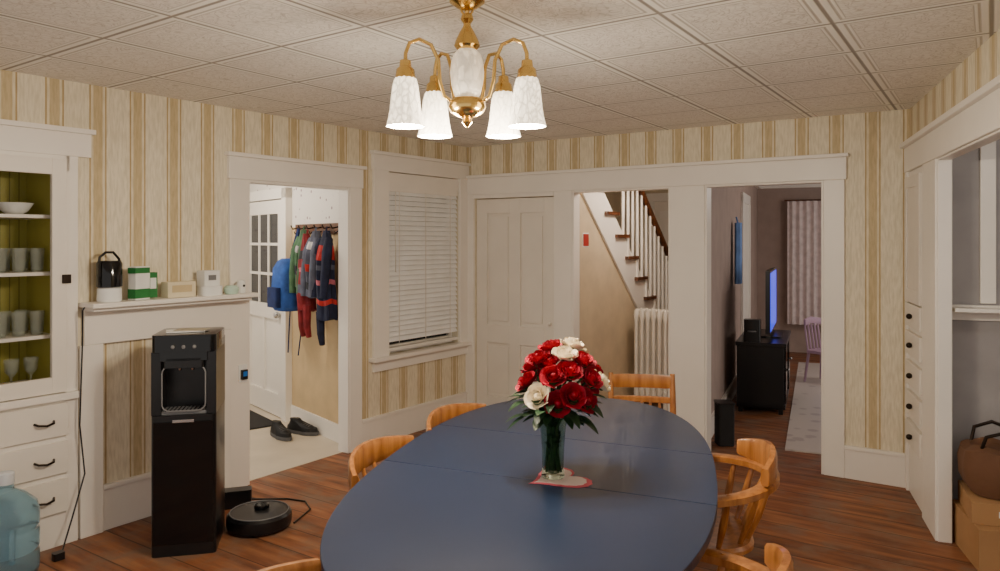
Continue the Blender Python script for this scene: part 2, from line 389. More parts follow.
# ------------------------------------------------------------ mud room
b=B(); b.box(-2.5,.02,0,.08,1.66,H,FLORAL); b.box(-2.5,.02,0,.08,0,1.66,TAN); b.done('wall_mudroom',FM)
b=B(); b.box(-2.58,-2.5,-2.6,0.08,0,H,FLORAL); b.done('wall_mudroom_end',FM)
b=B(); b.box(-1.03,.0,-.015,-.001,0,.14,WHITE); b.done('baseboard_mudroom',FM,.003)
b=B(); X0,X1=-1.98,-1.12
b.box(X0,X1,-.03,-.01,.01,1.90,WHITE)
for a,c in ((X0,X0+.1),(X1-.1,X1)): b.box(a,c,-.05,-.03,.01,1.9,WHITE)
for a,c in ((.01,.2),(.85,.98),(1.78,1.9)): b.box(X0+.1,X1-.1,-.05,-.03,a,c,WHITE)
b.box(X0+.41,X0+.45,-.05,-.03,.2,.85,WHITE)
b.box(X0+.1,X1-.1,-.034,-.03,.98,1.78,NIGHT)
for x in (X0+.32,X0+.54): b.box(x-.012,x+.012,-.05,-.034,.98,1.78,WHITE)
for z in (1.247,1.513): b.box(X0+.1,X1-.1,-.05,-.034,z-.012,z+.012,WHITE)
b.box(X0-.1,X0,-.06,0,0,2.0,WHITE); b.box(X1,X1+.09,-.06,0,0,2.0,WHITE); b.box(X0-.1,X1+.09,-.06,0,1.91,2.0,WHITE)
b.ball((X1-.05,-.08,.9),.03,SILV); b.ball((X1-.05,-.07,1.05),.022,SILV)
b.done('door_2',FM,.003)
b=B(); b.rbox((-1.35,-.40,.008),(.8,.5,.012),.03,BLKM); b.done('door_mat',FM)
b=B(); b.box(-.92,-.06,-.02,-.001,1.6,1.68,DARKW)
for i in range(6):
    x=-.86+i*.145; b.tube([(x,-.02,1.65),(x,-.07,1.64),(x,-.085,1.67)],.006,LATCH,6); b.tube([(x,-.02,1.62),(x,-.05,1.6),(x,-.055,1.62)],.005,LATCH,6)
b.done('coat_rack',FM)
def garment(name,x,y,z,w,h,d,mat,F,bands=(),sleeves=True,seed=0,legs=0):
    b=B(); rnd=random.Random(seed); ph=rnd.random()*6; rings=[]
    for j in range(19):
        v=j/18; ww=w/2*(.3+.7*min(1,v*4))*(1+.10*math.sin(v*5+ph)); dd=d/2*(.35+.65*min(1,v*3)); ring=[]
        for i in range(32):
            a=2*PI*i/32; f=1+.13*math.sin(5*a+ph+v*2.5)*min(1,v*2)+.07*math.sin(9*a+ph*2-v*3)
            ring.append((x+ww*math.cos(a)*f+.018*math.sin(v*7+ph),y+dd*math.sin(a)*f,z-h*v+.012*math.sin(3*a+ph)*v))
        rings.append(ring)
    seq=[mat]*18
    for k,m in bands: seq[k]=m
    for j in range(18): b.loft(rings[j:j+2],seq[j],True,j in (0,17))
    if sleeves:
        for sgn in (-1,1):
            b.tube([(x+sgn*w*.3,y,z-.06),(x+sgn*w*.46,y-.03,z-.16),(x+sgn*w*.5,y-.05,z-.35),(x+sgn*w*.44,y-.06,z-.5)],[.03,.038,.034,.026],mat,10)
    for k in range(legs): b.tube([(x-.05+.1*k,y-.02,z-h+.05),(x-.04+.09*k,y-.02,z-h-.12),(x-.06+.1*k,y,z-h-.2)],[.035,.03,.022],mat,8)
    b.tube([(x,y,z-.02),(x,y+.01,z+.03)],.008,mat,6)
    return b.done(name,F)
def cl(n,c): return pm(n,c,.85,var=.35,vs=14,bump=.6,bs=30)
cM=cl('maroon_cloth',(130,36,44)); cG=cl('grey_cloth',(160,156,158)); cC=cl('charcoal_cloth',(40,42,50)); cP=cl('pink_cloth',(200,110,126)); cA=cl('slate_cloth',(88,92,110)); cW=cl('white_cloth',(196,194,196)); cR=cl('red_cloth',(184,46,44)); cN=cl('navy_cloth',(30,36,62)); cE=cl('green_cloth',(70,104,76))
garment('hanging_coat',-.52,-.13,1.63,.15,.46,.12,cE,FM,[(5,cG),(6,cG),(11,cC),(12,cC),(13,cC)],seed=1)
garment('hanging_bag',-.41,-.15,1.60,.14,.60,.13,cM,FM,[(4,cC),(5,cC),(8,cP),(12,cA),(13,cA)],False,seed=2,legs=2)
garment('hanging_coat',-.28,-.14,1.62,.15,.50,.14,cA,FM,[(3,cW),(4,cW),(9,cR),(10,cR),(14,cC),(15,cC)],seed=3)
garment('hanging_coat',-.12,-.13,1.62,.18,.66,.13,cN,FM,[(3,cR),(4,cR),(5,cR),(7,cA),(10,cP),(14,cR)],seed=4,legs=1)
b=B(); BP=cl('blue_backpack_cloth',(44,84,160)); BP2=cl('blue_backpack_dark',(24,42,90)); BX=-.735
rings=[]
for z,k in ((0,.8),(.03,1),(.2,1.02),(.34,.92),(.40,.6),(.42,.3)):
    rings.append([(BX+.14*k*(abs(math.cos(a))**.6)*math.copysign(1,math.cos(a)),-.18+.09*k*(abs(math.sin(a))**.6)*math.copysign(1,math.sin(a)),.98+z) for a in [2*PI*i/24 for i in range(24)]])
b.loft(rings,BP)
b.rbox((BX,-.28,1.09),(.19,.05,.16),.02,BP2)
for sg in (-1,1): b.tube([(BX+sg*.04,-.12,1.39),(BX+sg*.03,-.1,1.5),(BX+.02,-.08,1.64)],.014,BP2,6)
for sg in (-1,1): b.tube([(BX+sg*.1,-.1,1.0),(BX+sg*.12,-.1,.85),(BX+sg*.1,-.12,.62)],.006,BP2,6)
b.done('blue_backpack',FM)
def shoe(b,m,sole):
    def ring(z,k): return [(.056*k*math.cos(a)*(1.0 if math.sin(a)>0 else .82),.155*k*math.sin(a),z) for a in [2*PI*i/24 for i in range(24)]]
    b.loft([ring(.003,1),ring(.03,1.02)],sole)
    up=[]
    for z,k,sh,l in ((.03,.98,0,1),(.055,.95,-.004,.98),(.075,.8,-.03,.8),(.1,.66,-.065,.52),(.115,.62,-.075,.48)):
        up.append([(px,py*l+sh,pz) for px,py,pz in ring(z,k)])
    b.loft(up,m)
    for i in range(4): b.tube([(-.025,.01+i*.022,.084-i*.005),(0,.012+i*.022,.092-i*.006),(.025,.01+i*.022,.084-i*.005)],.004,sole,6)
SH=pm('shoe_black',(18,18,20),.6); SO=pm('shoe_sole',(90,90,92),.7)
for x,y,a in ((-1.72,5.76,-2.4),(-1.58,5.88,-2.0)):
    b=B(); shoe(b,SH,SO); b.done('sneaker',Matrix.Translation((x,y,.002))@Matrix.Rotation(a,4,'Z'))
# ------------------------------------------------------------ stair hall
def qz(b,poly,s0,s1,mat):
    b.loft([[(s0,q,z) for q,z in poly],[(s1,q,z) for q,z in poly]],mat,False)
b=B(); BASEQ=2.50; RUN=.215; RISE=.2; n=11
for i in range(n):
    q1=BASEQ-RUN*i; q0=q1-RUN
    b.box(.16,1.04,q0,q1,max(0,RISE*i-.02),RISE*(i+1)-.03,WHITE)
    b.box(.16,1.10,q0-.0,q1+.03,RISE*(i+1)-.03,RISE*(i+1),DARKW)
def zl(q): return (BASEQ-q)*RISE/RUN
qz(b,[(.13,0),(BASEQ-.25,0),(.13,zl(.13)-.22)],1.0,1.045,BEIGE)
qz(b,[(.13,zl(.13)-.24),(BASEQ-.22,0),(BASEQ+.02,0),(BASEQ+.02,.17),(.13,zl(.13)+.15)],1.04,1.065,WHITE)
for i in range(n*2-1):
    q=BASEQ-.06-i*RUN/2; zt=RISE*(int((BASEQ-q)/RUN)+1)
    b.tube([(1.07,q,zt-.01),(1.07,q,zl(q)+.45),(1.07,q,min(H-.03,zl(q)+.93))],[.014,.017,.011],WHITE,6)
    if zl(q)+.93>H: break
b.tube([(1.07,BASEQ+.08,.95),(1.07,BASEQ-1.5,zl(BASEQ-1.5)+.93)],.03,DARKW,10)
b.box(1.02,1.12,BASEQ+.03,BASEQ+.13,0,1.05,WHITE); b.box(1.0,1.14,BASEQ+.01,BASEQ+.15,1.05,1.08,DARKW); b.ball((1.07,BASEQ+.08,1.15),.08,DARKW)
b.done('staircase',FB)
b=B(); b.box(-.2,1.47,3.3,3.38,0,H,BEIGE); b.done('wall_hall_rear',FB)
b=B(); b.box(-.2,.15,.075,3.3,0,H,BEIGE); b.done('wall_hall_side',FB)
b=B(); b.box(.35,.43,3.27,3.299,0,2.1,WHITE); b.box(1.15,1.23,3.27,3.299,0,2.1,WHITE); b.box(.43,1.15,3.285,3.299,0,2.02,WHITE2); b.box(.33,1.25,3.26,3.299,2.02,2.12,WHITE)
for p,q in ((.50,.75),(.83,1.08)):
    for z0,z1 in ((.2,.8),(.95,1.9)): b.box(p,q,3.275,3.285,z0,z1,WHITE)
b.done('door_3',FB,.003)
b=B()
for i in range(6):
    s=1.155+i*.056
    for q in (1.04,1.10,1.16):
        b.tube([(s,q,.10),(s,q,.16),(s,q,.22),(s,q,.80),(s,q,.87),(s,q,.92)],[.012,.024,.017,.017,.024,.012],WHITE2,10)
    for z in (.15,.87): b.rbox((s,1.10,z),(.046,.15,.07),.02,WHITE2,3)
for s in (1.155,1.155+5*.056):
    for q in (1.05,1.15): b.tube([(s,q,.12),(s,q,.003)],[.02,.028],WHITE2,8)
b.tube([(1.45,1.0,.2),(1.47,.96,.2),(1.48,.95,.003)],.014,WHITE2,8)
b.done('cast_iron_radiator',FB)
b=B(); b.box(1.047,1.052,.20,.29,1.50,1.60,pm('red_print',(170,50,40),.5)); b.box(1.046,1.0475,.19,.30,1.49,1.61,PAPER); b.done('wall_picture',FB)
# ------------------------------------------------------------ living room
b=B(); b.box(-.0,5.35,0,.08,0,H,PURP); b.done('wall_living_side',FV)
b=B(); b.box(5.35,5.43,-4.2,.08,0,H,PURP); b.done('wall_living_rear',FV)
b=B(); b.box(5.30,5.35,-4.2,-.0,H-.1,H,WHITE); b.box(.1,5.30,-.05,0,H-.1,H,WHITE); b.done('trim_living_crown',FV)
b=B(); b.box(.2,2.88,-.02,0,0,.15,WHITE); b.box(3.87,5.35,-.02,0,0,.15,WHITE); b.done('baseboard_living',FV)
b=B(); b.box(5.29,5.35,-1.5,-.45,.75,2.05,WHITE); b.box(5.285,5.29,-1.42,-.53,.82,1.98,NIGHT); b.done('window_2',FV)
CUR=pm('lace_curtain',(222,208,206),.9,var=.12,vs=14)
b=B(); rings=[]
for zz in (.40,1.0,1.6,2.08):
    rings.append([(5.20+.02*math.sin(i*.7),-1.7+i*.01,zz) for i in range(131)])
b.loft(rings,CUR,True,False,False); b.tube([(5.22,-1.75,2.09),(5.22,-.36,2.09)],.012,DARKW); b.done('lace_curtain',FV)
b=B(); x0,x1=1.32,2.42
b.box(x0,x1,-.53,-.10,.60,.635,BLK); b.box(x0+.02,x1-.02,-.52,-.11,.05,.09,BLK); b.box(x0+.02,x1-.02,-.125,-.11,.05,.6,BLK)
for x in (x0+.02,x0+.38,x0+.72,x1-.04): b.box(x,x+.02,-.51,-.12,.05,.6,BLK)
for x in (x0+.05,x0+.75): b.box(x,x+.3,-.525,-.51,.1,.59,BLKG); b.ball((x+.27,-.535,.36),.012,SILV)
b.box(x0+.4,x0+.72,-.5,-.12,.34,.36,BLK)
for x in (x0+.04,x1-.08):
    for y in (-.5,-.16): b.box(x,x+.04,y,y+.04,0,.05,BLK)
b.done('tv_stand',FV,.004)
SCR=pm('tv_screen_glow',(20,30,90),.2,em=(50,70,235),es=1.3)
b=B(); b.box(1.42,2.4,-.39,-.35,.70,1.27,BLK); b.box(1.435,2.385,-.394,-.39,.72,1.25,SCR); b.box(1.85,1.95,-.38,-.36,.64,.72,BLK); b.rbox((1.9,-.37,.643),(.4,.2,.014),.03,BLK); b.done('television',FV)
b=B(); b.rbox((1.40,-.24,.735),(.12,.14,.2),.02,BLK); b.lathe([(.04,0),(.035,.008)],(1.335,-.24,.73),GREY) ; b.rbox((1.5,-.2,.66),(.08,.1,.05),.01,GREY); b.done('bookshelf_speaker',FV)
b=B(); b.rbox((0,0,.16),(.12,.14,.31),.02,BLKM); b.rbox((0,0,.32),(.13,.15,.012),.02,BLK); b.done('waste_bin',Matrix.Translation((1.70,5.57,0)))
b=B(); b.box(.20,4.4,-2.3,-.56,.001,.012,RUG); b.done('area_rug',FV)
HB=pm('light_blue_cloth',(110,144,200),.8,var=.2,vs=8)
b=B(); rings=[]
for j in range(8):
    v=j/7; rings.append([(2.02+ (.08+.05*v)*math.cos(a)*(1+.1*math.sin(5*a)),-.06+.035*math.sin(a),1.72-.6*v) for a in [2*PI*i/20 for i in range(20)]])
b.loft(rings,HB); b.tube([(2.02,-.04,1.78),(2.02,-.06,1.70)],.008,HB,6); b.done('hanging_towel',FV)
b=B(); b.box(2.9,3.0,-.03,-.001,0,2.05,WHITE); b.box(3.75,3.85,-.03,-.001,0,2.05,WHITE); b.box(2.9,3.85,-.03,-.001,1.97,2.08,WHITE); b.box(3.0,3.75,-.015,-.001,.01,1.97,WHITE2); b.done('door_4',FV,.003)
PK=pm('pink_plastic',(176,146,166),.5)
b=B(); b.rbox((0,0,.33),(.3,.3,.03),.05,PK)
for sx in (-1,1):
    for sy in (-1,1): b.tube([(sx*.12,sy*.12,.32),(sx*.15,sy*.15,0)],[.016,.013],PK,8)
for i in range(5): b.tube([(-.12+i*.06,.13,.34),(-.12+i*.06,.17,.62)],.01,PK,8)
b.sweep([(-.15,.15,.64),(0,.18,.66),(.15,.15,.64)],.02,.07,PK); b.done('child_chair',Matrix.Translation((3.52,7.95,.012))@Matrix.Rotation(.6,4,'Z'))
# ------------------------------------------------------------ dining table
TU=Vector((.25,.968)).normalized(); TC=(.17,2.637)
FT=frame(TC[0],TC[1],TU.x,TU.y)
def sup(a,b_,e=2.4,n=96):
    r=[]
    for i in range(n):
        t=2*PI*i/n; c,s_=math.cos(t),math.sin(t)
        r.append((a*math.copysign(abs(c)**(2/e),c),b_*math.copysign(abs(s_)**(2/e),s_)))
    return r
def clip(poly,f):
    out=[]
    for i in range(len(poly)):
        p,q=poly[i],poly[(i+1)%len(poly)]; fp,fq=f(p),f(q)
        if fp>=0: out.append(p)
        if fp*fq<0:
            t=fp/(fp-fq); out.append((p[0]+(q[0]-p[0])*t,p[1]+(q[1]-p[1])*t))
    return out
out=sup(1.15,.583)
K=.15; g=.0015
sA,sB=-.20,.34
b=B()
for f in ([lambda p:-(p[0]-K*p[1]-sA)-g],[lambda p:(p[0]-K*p[1]-sA)-g,lambda p:-(p[0]-K*p[1]-sB)-g],[lambda p:(p[0]-K*p[1]-sB)-g]):
    po=out
    for h_ in f: po=clip(po,h_)
    b.prism(po,.722,.75,BLUE)
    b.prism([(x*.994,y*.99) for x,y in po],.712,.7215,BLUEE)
ap=sup(.98,.40)
b.prism(ap,.64,.711,OAK)
for u in (-.5,.5):
    b.lathe([(.06,.03),(.075,.1),(.05,.16),(.04,.24),(.07,.36),(.075,.42),(.045,.5),(.05,.6),(.09,.64)],(u,0,0),OAK,20)
    for k in range(2):
        a=PI*k; b.tube([(u,0,.14),(u+.12*math.cos(a),0,.1),(u+.24*math.cos(a),0,.028)],[.045,.04,.028],OAK,10)
b.box(-.45,.45,-.03,.03,.2,.26,OAK)
b.done('dining_table',FT,.0022)
# ------------------------------------------------------------ chairs
def chair(rail,fc,style):
    f=Vector(fc).normalized(); px=rail[0]+.27*f.x; py=rail[1]+.27*f.y
    F=Matrix.Translation((px,py,0))@Matrix.Rotation(math.atan2(f.y,f.x)-PI/2,4,'Z')
    b=B()
    seat=[(x,y) for x,y in sup(.225,.215,3,40)]
    b.loft([[(x*.93,y*.93,.425) for x,y in seat],[(x,y,.437) for x,y in seat],[(x,y,.45) for x,y in seat],[(x*.95,y*.95,.46) for x,y in seat],[(x*.6,y*.6,.452) for x,y in seat]],OAK)
    for sx in (-1,1):
        for sy in (-1,1):
            A=V(sx*.15,sy*.14,.43); E=V(sx*.20,sy*.20,0); ts=(0,.12,.2,.25,.3,.45,.55,.6,.66,.8,1); rs=(.015,.02,.016,.022,.016,.021,.022,.015,.02,.016,.012)
            b.tube([A.lerp(E,t) for t in ts],list(rs),OAK,10)
        b.tube([(sx*.175,-.17,.2),(sx*.175,0,.2),(sx*.175,.17,.2)],[.009,.015,.009],OAK,8)
    b.tube([(-.175,0,.2),(0,0,.2),(.175,0,.2)],[.009,.015,.009],OAK,8)
    def arc(a,w=.265,y0=-.275,d=.10): return (w*a,y0+d*a*a)
    if style=='mate':
        A=[-1+i/8 for i in range(17)]
        b.sweep([(*arc(a),.735-.01*a*a) for a in A],.024,[.095-.035*abs(a)**2 for a in A],OAK)
        for a in (-.9,-.6,-.3,0,.3,.6,.9):
            t=arc(a); s_=(.19*a,-.195+.05*a*a); r=.013 if abs(a)>.8 else .008
            b.tube([(s_[0],s_[1],.45),((s_[0]+t[0])/2,(s_[1]+t[1])/2-.003,.58),(t[0],t[1],.71)],[r,r*1.45,r*.9],OAK,8)
    elif style=='ladder':
        for sx in (-1,1): b.tube([(sx*.17,-.19,.44),(sx*.17,-.215,.62),(sx*.17,-.25,.80)],[.016,.018,.014],OAK,10)
        for z,hh in ((.755,.075),(.655,.035)):
            A=[-1+i/5 for i in range(11)]
            b.sweep([(.165*a,-.262+.02*a*a+(.75-z)*.12,z) for a in A],.02,[hh*(1.0 if abs(a)<.9 else .9) for a in A],OAK)
        for a in (-.6,-.3,0,.3,.6): b.tube([(.165*a,-.195,.45),(.165*a,-.245,.65)],[.008,.008],OAK,8)
    else:
        pts=[];ws=[];hs=[]
        for i in range(25):
            t=-1+i/12; a=t*1.9
            x=.27*math.sin(min(max(a,-PI/2),PI/2)); y=-.29+.29*(1-math.cos(min(abs(a),PI/2)))
            if abs(a)>PI/2: y+=(abs(a)-PI/2)*.35
            pts.append((x,y,.675-.03*min(1,abs(a)/1.5))); ws.append(.055 if abs(t)<.85 else .07); hs.append(.03)
        b.sweep(pts,ws,hs,OAK)
        A=[-1+i/7 for i in range(15)]
        b.sweep([(.20*a,-.292+.07*a*a,.725-.012*a*a) for a in A],.03,[.11-.05*a*a for a in A],OAK)
        for i in (1,4,7,9,11,12,13,15,17,20,23):
            p=pts[i]; s_=(p[0]*.75,max(-.195,min(.15,p[1]*.72)))
            b.tube([(s_[0],s_[1],.45),((s_[0]+p[0])/2,(s_[1]+p[1])/2,.55),(p[0],p[1],.665)],[.009,.015,.009],OAK,8)
    return b.done('dining_chair',F)
chair((-.515,2.76),(.968,-.25),'mate')
chair((-.27,3.37),(.9,-.42),'mate')
chair((.80,4.16),(-.15,-.99),'ladder')
chair((1.00,2.78),(-.99,.10),'captain')
chair((.66,1.76),(-.86,.5),'captain')
chair((-.61,1.60),(.968,-.25),'mate')
# ------------------------------------------------------------ vase and roses
VX,VY=.178,2.47
b=B()
def rose(b,c,d,r,mat,seed):
    rnd=random.Random(seed); d=Vector(d).normalized()
    q=d.to_track_quat('Z','Y').to_matrix().to_4x4(); o=b.M; b.M=Matrix.Translation(c)@q
    b.ball((0,0,.0),(r*.38,r*.38,r*.5),mat,12,8)
    for li,(n,rr,hh,op) in enumerate(((3,.30,.66,.02),(4,.50,.66,.10),(5,.74,.55,.30),(6,1.0,.34,.55))):
        for k in range(n):
            a0=2*PI*(k+.4*li)/n+rnd.uniform(-.15,.15); wd=PI/n*1.35; vs=[];fs=[]; NU,NV=7,6
            for j in range(NV):
                v=j/(NV-1)
                for i in range(NU):
                    u=-1+2*i/(NU-1)
                    rad=r*rr*(math.sin(min(1,.15+v*1.1)*PI/2))*(1+op*.5*v*v)*(1+.06*u)
                    edge=1-.3*abs(u)**2.5
                    zz=-r*.5+(r*(hh+.5))*v*edge- r*op*.35*max(0,v-.75)*4*.5
                    aa=a0+u*wd*(.35+.65*math.sin(min(1,v*1.3)*PI/2))*(1-.12*v)
                    vs.append((rad*math.cos(aa),rad*math.sin(aa),zz))
            for j in range(NV-1):
                for i in range(NU-1):
                    p=j*NU+i; fs.append((p,p+1,p+1+NU,p+NU))
            b.add(vs,fs,mat,True)
    b.M=o
# rose heads: (x, depth, height) relative to the vase foot, metres
RO=[(-.088,.0,.326,'R'),(-.057,-.09,.293,'W'),(-.051,-.03,.407,'R'),(-.007,-.11,.360,'R'),(.054,-.13,.303,'R'),(.117,-.08,.350,'R'),(.161,-.01,.326,'W'),
 (.097,-.05,.404,'R'),(.047,-.10,.377,'R'),(.037,-.05,.424,'W'),(.067,.02,.447,'W'),(-.004,.02,.437,'R'),(.007,-.11,.273,'R'),(.101,-.09,.279,'R'),(-.067,.07,.363,'R'),(.013,.09,.430,'R'),(.091,.1,.410,'W'),(.141,.09,.356,'R'),(-.034,.12,.326,'R'),(.064,.13,.330,'R'),(.128,.08,.296,'R'),(-.014,-.05,.397,'R')]
cz=1.02
for i,(dx,dy,dz,t) in enumerate(RO):
    c=V(VX+dx,VY+dy,.75+dz)
    d=c-V(VX+.015,VY,cz-.02)
    rose(b,c,d+V(0,-.02,.04),.035,RED if t=='R' else CREAM,i)
    b.tube([c-d.normalized()*.015,V(VX,VY,.98).lerp(c,.4),V(VX+random.uniform(-.02,.02),VY+random.uniform(-.02,.02),.93),V(VX+random.uniform(-.025,.025),VY+random.uniform(-.025,.025),.775)],.0045,STEM,6)
    b.lathe([(.004,-.03),(.016,-.02),(.02,-.012)],tuple(c),STEM,8)
def leaf(b,p,d,L,W,mat):
    d=Vector(d).normalized(); s_=d.cross(V(0,0,1)).normalized(); n=s_.cross(d); vs=[];fs=[]
    for j in range(7):
        v=j/6; w=W*math.sin(PI*min(1,v*.92+.06))**.8; c=Vector(p)+d*L*v-V(0,0,1)*L*.35*v*v
        vs+= [c-s_*w+n*w*.25, c, c+s_*w+n*w*.25]
    for j in range(6):
        for i in range(2): k=j*3+i; fs.append((k,k+1,k+4,k+3))
    b.add([tuple(v) for v in vs],fs,mat,True)
rnd=random.Random(9)
for i in range(64):
    a=rnd.uniform(0,2*PI); zz=rnd.uniform(.955,1.04); rr=rnd.uniform(.03,.11)
    leaf(b,(VX+.01+rr*math.cos(a),VY+rr*math.sin(a),zz),(math.cos(a),math.sin(a),rnd.uniform(-.3,.5)),rnd.uniform(.055,.10),rnd.uniform(.014,.022),LEAF)
for i in range(26):
    a=rnd.uniform(0,2*PI); leaf(b,(VX+.010*math.cos(a),VY+.010*math.sin(a),rnd.uniform(.83,.92)),(math.cos(a),math.sin(a),2.2),.05,.012,LEAF)
b.lathe([(.036,.0),(.040,.006),(.036,.03),(.038,.1),(.044,.17),(.052,.205),(.049,.205),(.041,.17),(.034,.1),(.032,.03),(.01,.012)],(VX,VY,.7545),pm('vase_glass',(205,222,208),.04,trans=1,var=0,ior=1.15),28)
b.done('vase_with_roses')
b=B()
def heart(sc):
    r=[]
    for i in range(80):
        t=2*PI*i/80; x=16*math.sin(t)**3; y=13*math.cos(t)-5*math.cos(2*t)-2*math.cos(3*t)-math.cos(4*t)
        k=sc*(1+.02*math.sin(t*26)); r.append((x/17*k,y/17*k))
    return r
b.prism(heart(.118),0,.0015,PINK); b.prism(heart(.098),.0015,.003,LACE)
b.done('heart_doily',Matrix.Translation((VX+.022,VY-.006,.7505))@Matrix.Rotation(-1.1,4,'Z'))
# ------------------------------------------------------------ chandelier
CX,CY=-.112,2.5
b=B()
b.lathe([(.06,H-.001),(.06,H-.012),(.035,H-.03),(.012,H-.04)],(0,0,0),BRASS)
b.lathe([(.008,H-.03),(.008,2.32),(.018,2.315),(.022,2.30),(.012,2.285),(.014,2.275),(.026,2.255),(.040,2.225),(.044,2.21),(.036,2.20),(.03,2.195)],(0,0,0),BRASS,28)
b.lathe([(.03,2.197),(.046,2.18),(.055,2.15),(.058,2.12),(.054,2.08),(.046,2.05),(.036,2.03)],(0,0,0),URN,32)
b.lathe([(.034,2.032),(.05,2.03),(.062,2.015),(.064,2.0),(.055,1.982),(.034,1.97),(.014,1.962),(.018,1.95),(.010,1.94),(.003,1.932)],(0,0,0),BRASS,28)
b.tube([(.02*math.cos(t),0,2.335+.02*math.sin(t)) for t in [2*PI*i/16 for i in range(17)]],.004,BRASS,8)
lp=[]
for ang in (-18,54,126,198):
    a=math.radians(ang); ca,sa=math.cos(a),math.sin(a); R=.212; dz=.014
    pr=[(.055,2.005),(.08,2.02),(.095,2.07),(.10,2.14),(.125,2.19),(.165,2.205),(.198,2.19),(.211,2.155),(.212,2.12)]
    b.tube([(r*ca,r*sa,z+dz) for r,z in pr],.0065,BRASS,10)
    b.lathe([(.008,2.135+dz),(.018,2.13+dz),(.02,2.11+dz),(.03,2.10+dz),(.034,2.07+dz),(.028,2.06+dz)],(R*ca,R*sa,0),BRASS,18)
    rings=[]
    for (r,z) in ((.028,2.078),(.036,2.068),(.042,2.045),(.046,2.01),(.050,1.97),(.056,1.935),(.062,1.912),(.059,1.912),(.052,1.94),(.046,1.97),(.042,2.01),(.038,2.04)):
        rings.append([(R*ca+r*(1+.035*math.cos(12*t))*math.cos(t),R*sa+r*(1+.035*math.cos(12*t))*math.sin(t),z+dz) for t in [2*PI*i/48 for i in range(48)]])
    b.loft(rings,SHADE,True,False)
    b.ball((R*ca,R*sa,2.01),(.022,.022,.032),BULB,12,8)
    lp.append((CX+R*ca,CY+R*sa,1.90))
b.done('chandelier',Matrix.Translation((CX,CY,0)))
# ------------------------------------------------------------ water cooler
f=Vector((.225,-.974)).normalized()
FC=frame(-1.70,3.575,-f.y,f.x)
b=B(); W=.30; D=.33
b.rbox((W/2,D/2,.345),(W,D,.69),.02,BLK)
b.box(.012,W-.012,-.006,.01,.06,.66,BLKG)
b.box(0,W,.14,D-.01,.69,1.04,BLK)
b.box(0,.045,.01,.15,.69,1.0,BLK); b.box(W-.045,W,.01,.15,.69,1.0,BLK)
b.box(.045,W-.045,.02,.14,.69,.705,GREY)
for i in range(9): b.box(.06+i*.0185,.066+i*.0185,.02,.13,.705,.709,BLKM)
b.rbox((W/2,D/2,1.04),(W,D,.085),.03,BLKG)
b.box(.04,W-.04,.0,.02,.955,1.0,BLKG)
b.rbox((W/2,.03,.945),(.19,.06,.05),.015,BLK)
for x in (W/2-.03,W/2+.03): b.tube([(x,.07,.93),(x,.07,.90)],[.012,.009],SILV,10)
for x in (W/2-.05,W/2,W/2+.05): b.ball((x,-.001,1.025),(.010,.005,.010),GREY,10,6)
rr=[]
for (sx,sz,a0) in ((1,1,0),(-1,1,PI/2),(-1,-1,PI),(1,-1,1.5*PI)):
    for i in range(5):
        a=a0+PI/2*i/4; rr.append((W/2+sx*.065+.035*math.cos(a),.006,.82+sz*.075+.035*math.sin(a)))
rr.append(rr[0]); b.tube(rr,.004,GREY,6)
b.box(W/2-.05,W/2+.05,-.008,-.005,.655,.67,SILV)
b.done('water_cooler',FC,.004)
b=B(); b.cbox((.13,.16,1.0865),(.18,.12,.004),PAPER,Matrix.Rotation(.2,4,'Z')); b.cbox((.16,.17,1.0905),(.15,.1,.003),pm('leaflet',(180,170,150),.6),Matrix.Rotation(-.15,4,'Z')); b.done('paper_leaflets',FC)
b=B(); b.lathe([(.14,.005),(.165,.015),(.17,.04),(.168,.075),(.155,.088),(.10,.09),(.001,.09)],(0,0,0),BLK,40); b.lathe([(.04,.09),(.04,.105),(.035,.11),(.001,.11)],(0,.04,0),BLKG,24); b.tube([(.152*math.cos(t),.152*math.sin(t),.09) for t in [2*PI*i/40 for i in range(41)]],.003,GREY,6)
b.done('robot_vacuum',Matrix.Translation((-1.30,3.97,0)))
b=B(); b.rbox((0,0,.05),(.16,.08,.1),.015,BLK); b.box(-.09,.09,-.04,.04,0,.008,BLK); b.tube([(.05,.02,.03),(.15,.06,.005),(.28,.02,.006),(.38,-.06,.006),(.40,-.2,.006),(.3,-.38,.006)],.005,BLK,6)
b.done('vacuum_charging_dock',frame(-1.53,4.28,.6,.2))
b=B(); b.lathe([(.11,.0),(.13,.01),(.135,.03),(.135,.1),(.128,.115),(.135,.13),(.135,.2),(.128,.215),(.135,.23),(.135,.29),(.125,.33),(.08,.375),(.035,.40),(.03,.43),(.03,.445),(.026,.445),(.026,.40),(.07,.37),(.12,.325),(.13,.29),(.13,.03),(.1,.008)],(0,0,0),JUG,36)
b.lathe([(.033,.425),(.035,.43),(.035,.475),(.028,.48),(.001,.48)],(0,0,0),pm('jug_cap',(220,225,230),.4),20)
b.tube([(.09,-.09,.24),(.105,-.115,.22),(.105,-.115,.12),(.09,-.09,.1)],.012,JUG,8)
b.done('water_jug',Matrix.Translation((-2.28,3.39,0)))
b=B(); b.tube([(-3.30,-.10,1.205),(-3.305,-.09,1.19),(-3.30,-.075,1.0),(-3.31,-.07,.6),(-3.29,-.08,.35),(-3.36,-.10,.15),(-3.42,-.14,.03),(-3.46,-.2,.012)],.004,BLK,6); b.rbox((-3.47,-.2,.02),(.05,.04,.035),.008,BLK); b.done('power_cable',FL)
